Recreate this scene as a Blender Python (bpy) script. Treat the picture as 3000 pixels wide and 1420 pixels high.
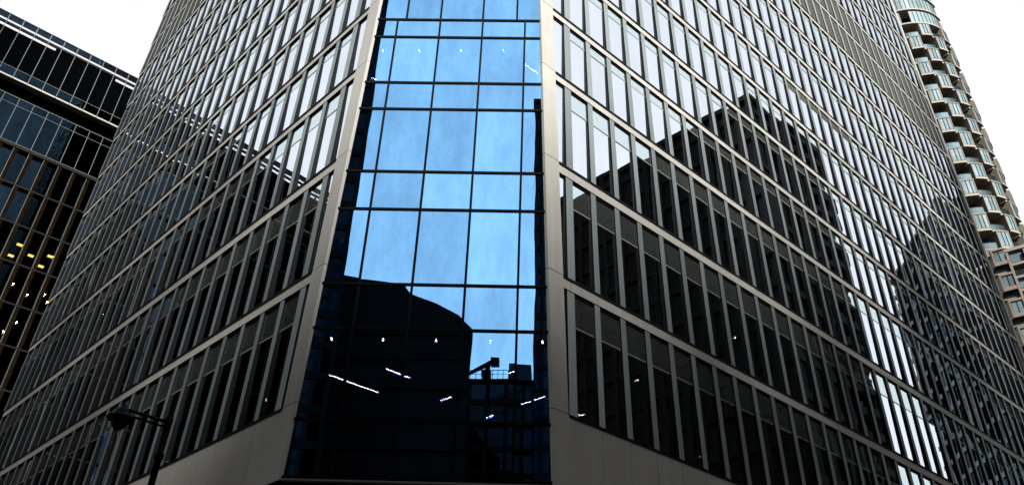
import bpy, math, random
import numpy as np
from mathutils import Matrix, Vector
random.seed(7)
for o in list(bpy.data.objects):
    bpy.data.objects.remove(o, do_unlink=True)
scene = bpy.context.scene
COL = scene.collection
R_ = math.radians

# ------------------------------------------------------------------ camera
# world units are metres, the camera's eye is the origin of heights (street at z = -1.6)
cam_d = bpy.data.cameras.new('camera')
cam = bpy.data.objects.new('camera', cam_d)
COL.objects.link(cam)
cam_d.sensor_width = 36.0
cam_d.sensor_fit = 'HORIZONTAL'
cam_d.lens = 2380.15 / 3000 * 36
cam_d.shift_x = 0.00145
cam_d.shift_y = -0.0018
cam_d.clip_start = 0.1
cam_d.clip_end = 3000
RGT = Vector((0.99938279, -0.01978618, 0.02902666))
UPV = Vector((-0.03512891, -0.56289742, 0.82577991))
FWD = Vector((0.0, 0.8262899, 0.56324506))
cam.matrix_world = Matrix(((RGT.x, UPV.x, -FWD.x, 0), (RGT.y, UPV.y, -FWD.y, 0), (RGT.z, UPV.z, -FWD.z, 0), (0, 0, 0, 1)))
scene.camera = cam

# ------------------------------------------------------------------ sky, sun, exposure
SUN_EL, SUN_AZ = 42.0, -71.0         # veiled sun behind the viewer, cut off low down by towers added there
world = bpy.data.worlds.new('World')
scene.world = world
world.use_nodes = True
wn = world.node_tree.nodes
wl = world.node_tree.links
for n in list(wn):
    wn.remove(n)
w_out = wn.new('ShaderNodeOutputWorld')
w_bg = wn.new('ShaderNodeBackground')
w_sky = wn.new('ShaderNodeTexSky')
w_sky.sky_type = 'NISHITA'
w_sky.sun_disc = False
w_sky.sun_elevation = R_(SUN_EL)
w_sky.sun_rotation = R_(90 - SUN_AZ)
w_sky.dust_density = 1.5
w_sky.air_density = 1.0
w_hsv = wn.new('ShaderNodeHueSaturation')
w_hsv.inputs['Saturation'].default_value = 0.25
w_mix = wn.new('ShaderNodeMix')
w_mix.data_type = 'RGBA'
w_mix.inputs[0].default_value = 0.9
w_mix.inputs[7].default_value = (3.98, 4.04, 4.14, 1)     # even cloud cover
wl.new(w_sky.outputs[0], w_hsv.inputs['Color'])
wl.new(w_hsv.outputs[0], w_mix.inputs[6])
wl.new(w_mix.outputs[2], w_bg.inputs[0])
w_bg.inputs[1].default_value = 0.1
wl.new(w_bg.outputs[0], w_out.inputs[0])

sun_d = bpy.data.lights.new('sun', 'SUN')
sun_d.energy = 4.9
sun_d.angle = R_(5)
sun_d.color = (1.0, 0.99, 0.97)
sun = bpy.data.objects.new('sun', sun_d)
COL.objects.link(sun)
sd = Vector((math.cos(R_(SUN_EL)) * math.cos(R_(SUN_AZ)), math.cos(R_(SUN_EL)) * math.sin(R_(SUN_AZ)), math.sin(R_(SUN_EL))))
sun.rotation_euler = sd.to_track_quat('Z', 'Y').to_euler()
sun.location = (0, 0, 150)

scene.view_settings.view_transform = 'Standard'
scene.view_settings.look = 'None'
scene.view_settings.exposure = 1.4
scene.view_settings.gamma = 1.0
scene.cycles.max_bounces = 8
scene.cycles.transparent_max_bounces = 12
scene.cycles.caustics_reflective = False
scene.cycles.caustics_refractive = False

# ------------------------------------------------------------------ materials
MATS = {}

def new_mat(name):
    m = bpy.data.materials.new(name)
    m.use_nodes = True
    nt = m.node_tree
    for n in list(nt.nodes):
        nt.nodes.remove(n)
    out = nt.nodes.new('ShaderNodeOutputMaterial')
    MATS[name] = m
    return m, nt, out

def N(nt, t, **kw):
    n = nt.nodes.new(t)
    for k, v in kw.items():
        setattr(n, k, v)
    return n

def pos_noise(nt, scale, detail=4.0, rough=0.6, stretch=(1, 1, 1)):
    g = N(nt, 'ShaderNodeNewGeometry')
    mp = N(nt, 'ShaderNodeMapping')
    mp.inputs['Scale'].default_value = stretch
    nz = N(nt, 'ShaderNodeTexNoise')
    nz.inputs['Scale'].default_value = scale
    nz.inputs['Detail'].default_value = detail
    nz.inputs['Roughness'].default_value = rough
    nt.links.new(g.outputs['Position'], mp.inputs[0])
    nt.links.new(mp.outputs[0], nz.inputs['Vector'])
    return nz

def surf(name, col, rough=0.5, metal=0.0, var=0.12, scale=1.3, streak=0.0, fine=0.0, spec=0.5, bump=0.0, rnd=0.0):
    """painted / metal / stone surface: base colour, blotchy wear, vertical streaks, fine speckle, per-piece tone"""
    m, nt, out = new_mat(name)
    b = N(nt, 'ShaderNodeBsdfPrincipled')
    b.inputs['Roughness'].default_value = rough
    b.inputs['Metallic'].default_value = metal
    b.inputs['Specular IOR Level'].default_value = spec
    val = None
    def mul(cur, src, lo, hi):
        r = N(nt, 'ShaderNodeMapRange')
        r.inputs['From Min'].default_value = 0.25
        r.inputs['From Max'].default_value = 0.75
        r.inputs['To Min'].default_value = lo
        r.inputs['To Max'].default_value = hi
        nt.links.new(src, r.inputs[0])
        if cur is None:
            return r.outputs[0]
        mm = N(nt, 'ShaderNodeMath', operation='MULTIPLY')
        nt.links.new(cur, mm.inputs[0])
        nt.links.new(r.outputs[0], mm.inputs[1])
        return mm.outputs[0]
    if var:
        val = mul(val, pos_noise(nt, scale).outputs[0], 1 - var, 1 + var)
    if streak:
        val = mul(val, pos_noise(nt, 3.0, stretch=(1, 1, 0.06)).outputs[0], 1 - streak, 1 + streak * 0.4)
    if fine:
        val = mul(val, pos_noise(nt, 26.0, detail=2).outputs[0], 1 - fine, 1 + fine)
    if rnd:
        oi = N(nt, 'ShaderNodeObjectInfo')
        val = mul(val, oi.outputs['Random'], 1 - rnd, 1 + rnd)
    mx = N(nt, 'ShaderNodeVectorMath', operation='SCALE')
    mx.inputs[0].default_value = col
    if val is not None:
        nt.links.new(val, mx.inputs['Scale'])
    else:
        mx.inputs['Scale'].default_value = 1.0
    nt.links.new(mx.outputs[0], b.inputs['Base Color'])
    if bump:
        bp = N(nt, 'ShaderNodeBump')
        bp.inputs['Strength'].default_value = 0.5
        bp.inputs['Distance'].default_value = bump
        nt.links.new(pos_noise(nt, 14.0).outputs[0], bp.inputs['Height'])
        nt.links.new(bp.outputs[0], b.inputs['Normal'])
    nt.links.new(b.outputs[0], out.inputs[0])
    return m

def glass(name, refl, trans, fac=0.8, rough=0.0, wave=0.004, wscale=0.8, lines=None, spread=0.0, tintvar=0.0):
    """coated architectural glass: mirror coat over a dark body, uneven surface; lines = printed horizontal frit"""
    m, nt, out = new_mat(name)
    gl = N(nt, 'ShaderNodeBsdfGlossy')
    gl.inputs['Color'].default_value = (*refl, 1)
    gl.inputs['Roughness'].default_value = rough
    tr = N(nt, 'ShaderNodeBsdfTransparent')
    tr.inputs['Color'].default_value = (*trans, 1)
    mix = N(nt, 'ShaderNodeMixShader')
    mix.inputs[0].default_value = fac
    if wave:
        nz = pos_noise(nt, wscale, detail=1.5, rough=0.4)
        bp = N(nt, 'ShaderNodeBump')
        bp.inputs['Strength'].default_value = 1.0
        bp.inputs['Distance'].default_value = wave
        nt.links.new(nz.outputs[0], bp.inputs['Height'])
        nt.links.new(bp.outputs[0], gl.inputs['Normal'])
    if tintvar:
        nz2 = pos_noise(nt, 0.8, detail=9, rough=0.75, stretch=(1, 1, 0.35))
        r = N(nt, 'ShaderNodeMapRange')
        r.inputs['From Min'].default_value = 0.3
        r.inputs['From Max'].default_value = 0.7
        r.inputs['To Min'].default_value = 1 - tintvar
        r.inputs['To Max'].default_value = 1 + tintvar
        nt.links.new(nz2.outputs[0], r.inputs[0])
        oi = N(nt, 'ShaderNodeObjectInfo')
        r2 = N(nt, 'ShaderNodeMapRange')
        r2.inputs['To Min'].default_value = 1 - tintvar * 0.6
        r2.inputs['To Max'].default_value = 1 + tintvar * 0.6
        nt.links.new(oi.outputs['Random'], r2.inputs[0])
        mm = N(nt, 'ShaderNodeMath', operation='MULTIPLY')
        nt.links.new(r.outputs[0], mm.inputs[0])
        nt.links.new(r2.outputs[0], mm.inputs[1])
        sc = N(nt, 'ShaderNodeVectorMath', operation='SCALE')
        sc.inputs[0].default_value = refl
        nt.links.new(mm.outputs[0], sc.inputs['Scale'])
        nt.links.new(sc.outputs[0], gl.inputs['Color'])
    nt.links.new(tr.outputs[0], mix.inputs[1])
    nt.links.new(gl.outputs[0], mix.inputs[2])
    last = mix.outputs[0]
    if lines:
        period, duty, lcol = lines
        g = N(nt, 'ShaderNodeNewGeometry')
        sx = N(nt, 'ShaderNodeSeparateXYZ')
        nt.links.new(g.outputs['Position'], sx.inputs[0])
        md = N(nt, 'ShaderNodeMath', operation='FLOORED_MODULO')
        md.inputs[1].default_value = period
        nt.links.new(sx.outputs['Z'], md.inputs[0])
        lt = N(nt, 'ShaderNodeMath', operation='LESS_THAN')
        lt.inputs[1].default_value = period * duty
        nt.links.new(md.outputs[0], lt.inputs[0])
        df = N(nt, 'ShaderNodeBsdfDiffuse')
        df.inputs['Color'].default_value = (*lcol, 1)
        mx2 = N(nt, 'ShaderNodeMixShader')
        mf = N(nt, 'ShaderNodeMath', operation='MULTIPLY')
        mf.inputs[1].default_value = 0.35
        nt.links.new(lt.outputs[0], mf.inputs[0])
        nt.links.new(mf.outputs[0], mx2.inputs[0])
        nt.links.new(last, mx2.inputs[1])
        nt.links.new(df.outputs[0], mx2.inputs[2])
        last = mx2.outputs[0]
    nt.links.new(last, out.inputs[0])
    return m

def ribbed(name, col, period, axis, depth=0.5, rough=0.6):
    """louvre blades too fine to pick apart: shading of the ribs painted into the colour"""
    m, nt, out = new_mat(name)
    b = N(nt, 'ShaderNodeBsdfPrincipled')
    b.inputs['Roughness'].default_value = rough
    b.inputs['Specular IOR Level'].default_value = 0.0
    g = N(nt, 'ShaderNodeNewGeometry')
    dt = N(nt, 'ShaderNodeVectorMath', operation='DOT_PRODUCT')
    dt.inputs[1].default_value = axis
    nt.links.new(g.outputs['Position'], dt.inputs[0])
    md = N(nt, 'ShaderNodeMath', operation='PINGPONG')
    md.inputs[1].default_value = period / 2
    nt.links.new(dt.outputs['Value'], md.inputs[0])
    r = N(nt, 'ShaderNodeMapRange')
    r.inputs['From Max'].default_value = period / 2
    r.inputs['To Min'].default_value = 1 - depth  # darker valleys between ribs, shade put into the colour
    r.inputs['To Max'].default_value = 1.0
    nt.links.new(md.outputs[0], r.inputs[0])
    nz = pos_noise(nt, 5.0)
    r2 = N(nt, 'ShaderNodeMapRange')
    r2.inputs['To Min'].default_value = 0.6
    r2.inputs['To Max'].default_value = 1.4
    nt.links.new(nz.outputs[0], r2.inputs[0])
    mm = N(nt, 'ShaderNodeMath', operation='MULTIPLY')
    nt.links.new(r.outputs[0], mm.inputs[0])
    nt.links.new(r2.outputs[0], mm.inputs[1])
    sc = N(nt, 'ShaderNodeVectorMath', operation='SCALE')
    sc.inputs[0].default_value = col
    nt.links.new(mm.outputs[0], sc.inputs['Scale'])
    nt.links.new(sc.outputs[0], b.inputs['Base Color'])
    nt.links.new(b.outputs[0], out.inputs[0])
    return m

def emit(name, col, strength):
    m, nt, out = new_mat(name)
    e = N(nt, 'ShaderNodeEmission')
    e.inputs[0].default_value = (*col, 1)
    e.inputs[1].default_value = strength
    nt.links.new(e.outputs[0], out.inputs[0])
    return m

RA, LA = R_(41.14623), R_(133.95935)
RT = Vector((math.cos(RA), math.sin(RA), 0))
RN = Vector((math.sin(RA), -math.cos(RA), 0))
LT = Vector((math.cos(LA), math.sin(LA), 0))
LN = Vector((-math.sin(LA), math.cos(LA), 0))

surf('cream_metal', (0.335, 0.318, 0.281), rough=0.42, var=0.07, scale=0.7, streak=0.10, fine=0.05, rnd=0.03)
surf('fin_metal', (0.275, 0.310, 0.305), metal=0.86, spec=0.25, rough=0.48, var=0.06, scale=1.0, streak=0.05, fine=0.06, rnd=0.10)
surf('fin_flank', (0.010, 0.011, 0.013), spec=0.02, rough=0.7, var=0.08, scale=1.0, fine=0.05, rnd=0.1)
surf('dark_metal', (0.004, 0.004, 0.0045), rough=0.6, var=0.2, spec=0.06)
surf('black_frame', (0.003, 0.003, 0.003), rough=0.8, var=0.0, spec=0.05)
surf('transom_metal', (0.16, 0.155, 0.14), rough=0.4, var=0.1)
surf('interior_dark', (0.010, 0.010, 0.011), rough=0.9, var=0.2, spec=0.1)
glass('window_glass', (0.87, 0.925, 1.0), (0.85, 0.9, 0.95), fac=0.90, wave=0.0022, wscale=0.55, tintvar=0.05)
glass('frit_glass', (0.82, 0.965, 1.0), (0.85, 0.9, 0.9), fac=0.88, wave=0.003, wscale=0.6, lines=(0.075, 0.4, (0.15, 0.16, 0.14)))
glass('corner_glass', (0.235, 0.55, 0.95), (0.85, 0.9, 0.95), fac=0.88, wave=0.0045, wscale=0.33, tintvar=0.22)
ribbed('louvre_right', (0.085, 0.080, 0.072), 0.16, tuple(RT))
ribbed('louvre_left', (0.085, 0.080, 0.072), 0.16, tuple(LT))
glass('dark_glass', (0.013, 0.027, 0.043), (0.6, 0.6, 0.65), fac=0.8, wave=0.002, wscale=0.5, tintvar=0.4)
surf('steel_line', (0.085, 0.098, 0.098), rough=0.6, var=0.1, spec=0.2)
surf('fin_edge', (0.035, 0.032, 0.026), rough=0.6, var=0.2)
surf('pale_ledge', (0.22, 0.21, 0.175), rough=0.5, var=0.1)
surf('bronze_fin', (0.006, 0.0038, 0.0018), spec=0.0, rough=0.7, var=0.3, fine=0.3)
surf('soffit_shade_black', (0.001, 0.001, 0.001), rough=0.9, var=0.0, spec=0.0)  # black stands in for the deep shade under the overhang
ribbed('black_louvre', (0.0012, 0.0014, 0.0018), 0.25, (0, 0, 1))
surf('tan_concrete', (0.135, 0.117, 0.091), rough=0.8, var=0.2, scale=1.2, streak=0.1, fine=0.2, rnd=0.06)
surf('pale_slab', (0.235, 0.21, 0.17), rough=0.8, var=0.15, scale=1.5)
surf('sky_painted_glass', (0.135, 0.185, 0.195), rough=0.5, var=0.25, scale=0.8, spec=0.08, rnd=0.2)  # matt panes, the sky's reflection is put into the base colour
glass('balustrade_glass', (0.07, 0.10, 0.11), (0.30, 0.34, 0.35), fac=0.3, rough=0.5, wave=0)
surf('lamp_black', (0.002, 0.002, 0.002), rough=0.7, var=0.0, spec=0.05)
glass('lamp_bowl', (0.05, 0.05, 0.05), (0.10, 0.10, 0.10), fac=0.5, rough=0.2, wave=0)
surf('asphalt', (0.05, 0.05, 0.052), rough=0.9, var=0.25, scale=0.4, fine=0.3)
surf('paving', (0.16, 0.155, 0.145), rough=0.85, var=0.2, scale=0.8, fine=0.2)
surf('dark_stone', (0.006, 0.006, 0.0065), spec=0.1, rough=0.8, var=0.3, scale=0.3, fine=0.2)
surf('shade_wall', (0.015, 0.014, 0.013), spec=0.1, rough=0.8, var=0.2)  # balcony recess walls, shadow put into the near-black colour
surf('dark_stone_band', (0.007, 0.007, 0.007), spec=0.1, rough=0.8, var=0.3, scale=0.3)
surf('blue_stone', (0.022, 0.028, 0.032), rough=0.8, var=0.3, scale=0.3, spec=0.1)
glass('blue_city_glass', (0.03, 0.045, 0.06), (0.0, 0.0, 0.0), fac=0.9, rough=0.05, wave=0.004)
glass('city_glass', (0.01, 0.013, 0.016), (0.0, 0.0, 0.0), fac=0.9, rough=0.03, wave=0.004)
emit('warm_bulb', (1.0, 0.70, 0.40), 75)
emit('pink_strip', (1.0, 0.74, 0.64), 60)
emit('yellow_panel', (1.0, 0.80, 0.12), 30)
emit('amber_bulb', (1.0, 0.72, 0.35), 40)

# brick of the lower residential bays: mortar joints below picking size
def brick_mat():
    m, nt, out = new_mat('buff_brick')
    b = N(nt, 'ShaderNodeBsdfPrincipled')
    b.inputs['Roughness'].default_value = 0.85
    tc = N(nt, 'ShaderNodeTexCoord')
    mp = N(nt, 'ShaderNodeMapping')
    mp.inputs['Rotation'].default_value = (R_(90), 0, 0)
    br = N(nt, 'ShaderNodeTexBrick')
    br.inputs['Color1'].default_value = (0.20, 0.155, 0.115, 1)
    br.inputs['Color2'].default_value = (0.28, 0.23, 0.18, 1)
    br.inputs['Mortar'].default_value = (0.16, 0.12, 0.09, 1)
    br.inputs['Scale'].default_value = 1.0
    br.inputs['Brick Width'].default_value = 0.5
    br.inputs['Row Height'].default_value = 0.2
    br.inputs['Mortar Size'].default_value = 0.015
    nt.links.new(tc.outputs['Object'], mp.inputs[0])
    nt.links.new(mp.outputs[0], br.inputs[0])
    nt.links.new(br.outputs[0], b.inputs['Base Color'])
    nt.links.new(b.outputs[0], out.inputs[0])
brick_mat()

# ------------------------------------------------------------------ mesh helpers
class MB:
    def __init__(self):
        self.v = []
        self.f = []
    def box(self, x0, x1, y0, y1, z0, z1):
        i = len(self.v)
        self.v += [(x0, y0, z0), (x1, y0, z0), (x1, y1, z0), (x0, y1, z0), (x0, y0, z1), (x1, y0, z1), (x1, y1, z1), (x0, y1, z1)]
        self.f += [(i, i + 3, i + 2, i + 1), (i + 4, i + 5, i + 6, i + 7), (i, i + 1, i + 5, i + 4), (i + 1, i + 2, i + 6, i + 5), (i + 2, i + 3, i + 7, i + 6), (i + 3, i, i + 4, i + 7)]
        return self
    def hexa(self, p):
        """8 corners: 0-3 back ring, 4-7 front ring"""
        i = len(self.v)
        self.v += [tuple(q) for q in p]
        self.f += [(i, i + 3, i + 2, i + 1), (i + 4, i + 5, i + 6, i + 7), (i, i + 1, i + 5, i + 4), (i + 1, i + 2, i + 6, i + 5), (i + 2, i + 3, i + 7, i + 6), (i + 3, i, i + 4, i + 7)]
        return self
    def prism(self, poly, z0, z1):
        i = len(self.v)
        n = len(poly)
        self.v += [(p[0], p[1], z0) for p in poly] + [(p[0], p[1], z1) for p in poly]
        self.f.append(tuple(range(i + n - 1, i - 1, -1)))
        self.f.append(tuple(range(i + n, i + 2 * n)))
        for k in range(n):
            j = (k + 1) % n
            self.f.append((i + k, i + j, i + n + j, i + n + k))
        return self
    def tube(self, a, b, r0, r1=None, n=12):
        r1 = r0 if r1 is None else r1
        a, b = Vector(a), Vector(b)
        d = (b - a).normalized()
        u = d.cross(Vector((0, 0, 1)))
        if u.length < 1e-3:
            u = Vector((1, 0, 0))
        u.normalize()
        w = d.cross(u)
        i = len(self.v)
        for c, r in ((a, r0), (b, r1)):
            for k in range(n):
                t = 2 * math.pi * k / n
                self.v.append(tuple(c + u * (r * math.cos(t)) + w * (r * math.sin(t))))
        for k in range(n):
            j = (k + 1) % n
            self.f.append((i + k, i + j, i + n + j, i + n + k))
        self.f.append(tuple(range(i + n - 1, i - 1, -1)))
        self.f.append(tuple(range(i + n, i + 2 * n)))
        return self
    def lathe(self, c, prof, n=20):
        i = len(self.v)
        for r, z in prof:
            for k in range(n):
                t = 2 * math.pi * k / n
                self.v.append((c[0] + r * math.cos(t), c[1] + r * math.sin(t), c[2] + z))
        for q in range(len(prof) - 1):
            for k in range(n):
                j = (k + 1) % n
                self.f.append((i + q * n + k, i + q * n + j, i + (q + 1) * n + j, i + (q + 1) * n + k))
        self.f.append(tuple(range(i, i + n)))
        self.f.append(tuple(range(i + len(prof) * n - 1, i + (len(prof) - 1) * n - 1, -1)))
        return self
    def add(self, me, mat):
        """bake another MB through a matrix"""
        i = len(self.v)
        self.v += [tuple(mat @ Vector(p)) for p in me.v]
        self.f += [tuple(i + k for k in f) for f in me.f]
        return self
    def mesh(self, name, mat, smooth=False):
        me = bpy.data.meshes.new(name)
        me.from_pydata(self.v, [], self.f)
        me.materials.append(MATS[mat])
        if mat == 'fin_metal' and name.startswith('fin'):      # pale front, near-black flanks and foot
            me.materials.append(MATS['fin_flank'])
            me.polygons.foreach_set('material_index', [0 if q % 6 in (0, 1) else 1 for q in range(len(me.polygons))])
        if smooth:
            me.polygons.foreach_set('use_smooth', [True] * len(me.polygons))
        me.update()
        return me

def put(name, me, parent=None, mat4=None, kind=None):
    o = bpy.data.objects.new(name, me)
    COL.objects.link(o)
    if mat4 is not None:
        o.matrix_basis = mat4
    if parent is not None:
        o.parent = parent
    if kind:
        o['kind'] = kind
    return o

def thing(name, loc, label, cat, group=None, rotz=0.0):
    o = bpy.data.objects.new(name, None)
    COL.objects.link(o)
    o.location = loc
    o.rotation_euler = (0, 0, rotz)
    tag(o, label, cat, group)
    return o

def tag(o, label, cat, group=None):
    o['label'] = label
    o['category'] = cat
    if group:
        o['group'] = group
    return o

def project(p):
    p = Vector(p)
    z = p.dot(FWD)
    if z < 0.1:
        return None
    return 1495.6 + 2380.15 * p.dot(RGT) / z, 704.5 - 2380.15 * p.dot(UPV) / z, z

GROUND = -1.6

# ------------------------------------------------------------------ ground
g = put('ground', MB().box(-900, 900, -900, 900, GROUND - 1.0, GROUND).mesh('ground', 'asphalt'), kind='structure')

# ================================================================== the corner office tower
R0 = Vector((2.327, 26.363, 0))
L0 = Vector((-7.813, 26.737, 0))
PITCH = 1.5
NR, NL = 38, 27                     # bays on the two fronts
LEV = [10.80, 16.286, 21.738, 26.870, 31.013, 35.152]
while len(LEV) < 19:
    LEV.append(LEV[-1] + 4.14)
BAND = [0.0, 0.41, 0.42, 0.36] + [0.34] * 15      # height of the pale band under each level
TRANS = [1.93, 1.93, 1.58] + [1.14] * 15          # transom below the level above
BASE = 8.17
TOP = LEV[-1]
GL = -0.09                           # glass plane behind the band face

def W(side, s, z, off=0.0):
    if side == 'R':
        return R0 + RT * s + RN * off + Vector((0, 0, z))
    return L0 + LT * s + LN * off + Vector((0, 0, z))

def so(side, z):                      # leaning corner edge of each front
    return -0.86 - (z - 8.2) * 0.0393 if side == 'R' else -0.90 - (z - 8.2) * 0.0405
def si(side, z):
    return (-0.17 - (z - 10.7) * 0.0375) if side == 'R' else (-0.245 - (z - 10.7) * 0.0352)
def end_o(z):
    return 58.05 - (z - 34.6) * 0.0407

tower = thing('office_tower', (-2.8, 26.2, GROUND), 'large grey finned office tower with a leaning blue glass corner', 'office building')
TB = Vector(tower.location)

def M4(side, s, z, off=0.0, tx=0.0, tz=0.0, rel=True):
    a = (RA + math.pi) if side == 'R' else LA
    p = W(side, s, z, off)
    if rel:
        p = p - TB
    return Matrix.Translation(p) @ Matrix.Rotation(a + tz, 4, 'Z') @ Matrix.Rotation(tx, 4, 'X')

def seen(side, s, z, w, h):
    q = project(W(side, s, z))
    if q is None:
        return 0.0
    x, y, d = q
    if not (-60 < x < 3060 and -80 < y < 1500):
        return 1e-6 / d
    view = W(side, s, z).normalized()
    nn = RN if side == 'R' else LN
    return w * h * abs(view.dot(nn)) / (d * d) + 0.02 / (d * d)

items = {}      # kind -> list of (score, MB proto key, side, matrix4)
PROTO = {}      # (kind, key) -> MB
def proto(kind, key, fn):
    if (kind, key) not in PROTO:
        PROTO[(kind, key)] = fn()
    return (kind, key)
def want(kind, key, mat, side, s, z, w, h, tx=0.0, tz=0.0, off=0.0):
    items.setdefault((kind), []).append((seen(side, s, z, w, h), key, mat, M4(side, s, z, off, tx, tz)))

def fin_mb(h, w=0.31):
    # shallow blade: tucked under the band at its head, standing proud of the sill at its foot
    m = MB()
    a = w / 2
    m.hexa([(-a, GL, 0), (a, GL, 0), (a, GL, h), (-a, GL, h), (-a, 0.035, 0), (a, 0.035, 0), (a, -0.02, h), (-a, -0.02, h)])
    return m

MECH = (10, 11)
for side, nb in (('R', NR), ('L', NL)):
    lou = 'louvre_right' if side == 'R' else 'louvre_left'
    for i in range(18):
        z0, z1 = LEV[i], LEV[i + 1]
        ztop = z1 - 0.10 - BAND[i + 1]
        zt = z1 - TRANS[i]
        h = round(ztop - z0, 3)
        for k in range(0, nb + (1 if side == 'L' else 0)):
            if k == 0:
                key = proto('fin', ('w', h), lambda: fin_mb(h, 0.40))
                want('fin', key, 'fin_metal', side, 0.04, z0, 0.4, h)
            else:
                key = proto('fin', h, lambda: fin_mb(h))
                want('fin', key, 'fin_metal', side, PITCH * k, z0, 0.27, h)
        for k in range(0, nb if side == 'L' else nb - 1):
            sc = PITCH * (k + 0.5)
            mech = i in MECH
            hv = round(zt - 0.03 - z0 + 0.06, 3)
            hu = round(ztop + 0.06 - zt - 0.03, 3)
            zc, zu = z0 - 0.06 + hv / 2, zt + 0.03 + hu / 2
            if mech:
                key = proto('louvre_panel', (side, 'f', h), lambda: MB().box(-0.74, 0.74, -0.04, 0, -h / 2 - .05, h / 2 + .05))
                want('louvre_panel', key, lou, side, sc, z0 + h / 2, 1.5, h, off=GL + 0.03)
                continue
            key = proto('vision_pane', hv, lambda: MB().box(-0.74, 0.74, -0.025, 0, -hv / 2, hv / 2))
            want('vision_pane', key, 'window_glass', side, sc, zc, 1.5, hv, tx=random.gauss(0, 0.0024), tz=random.gauss(0, 0.0024), off=GL)
            if side == 'R' and i == 6 and 15 <= k <= 20:
                key = proto('louvre_panel', (side, 'u', hu), lambda: MB().box(-0.74, 0.74, -0.04, 0.0, -hu / 2, hu / 2))
                want('louvre_panel', key, lou, side, sc, zu, 1.5, hu, off=GL + 0.03)
            else:
                # the top light leans back a touch and mirrors a higher piece of sky
                key = proto('upper_pane', hu, lambda: MB().box(-0.74, 0.74, -0.025, 0, -hu / 2, hu / 2))
                want('upper_pane', key, 'frit_glass', side, sc, zu, 1.5, hu, tx=0.017 + random.gauss(0, 0.003), tz=random.gauss(0, 0.002), off=GL)
    # pale band panels, jointed at every fin
    for i in range(1, 19):
        zb = LEV[i] - 0.10 - BAND[i]
        hb = BAND[i]
        key = proto('spandrel_panel', hb, lambda: MB().box(-0.743, 0.743, GL - 0.04, 0, 0, hb))
        for k in range(0, nb if side == 'L' else nb - 1):
            want('spandrel_panel', key, 'cream_metal', side, PITCH * (k + 0.5), zb, 1.5, hb)
    hb = LEV[0] - 0.10 - BASE
    key = proto('base_panel', 'b', lambda: MB().box(-0.738, 0.738, -0.2, 0, 0, hb))
    for k in range(1, nb if side == 'L' else nb - 1):
        want('base_panel', key, 'cream_metal', side, PITCH * (k + 0.5), BASE, 1.5, hb)

for kind, lst in items.items():
    lst.sort(key=lambda t: -t[0])
    near, far = lst[:300], lst[300:]
    meshes = {}
    for sc, key, mat, m4 in near:
        if (key, mat) not in meshes:
            meshes[(key, mat)] = PROTO[key].mesh(kind, mat)
        put(kind, meshes[(key, mat)], tower, m4)
    bymat = {}
    for sc, key, mat, m4 in far:
        bymat.setdefault(mat, MB()).add(PROTO[key], m4)
    for mat, mb in bymat.items():
        put(kind, mb.mesh(kind + '_rest', mat), tower, kind='stuff')

def quad_box(side, pts, y0, y1):
    """pts: (s,z) ring; a slab of that outline between two depths"""
    m = MB()
    n = len(pts)
    base = [W(side, s, z, y0) - TB for s, z in pts] + [W(side, s, z, y1) - TB for s, z in pts]
    m.v = [tuple(p) for p in base]
    m.f = [tuple(range(n - 1, -1, -1)), tuple(range(n, 2 * n))] + [(k, (k + 1) % n, n + (k + 1) % n, n + k) for k in range(n)]
    return m

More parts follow.
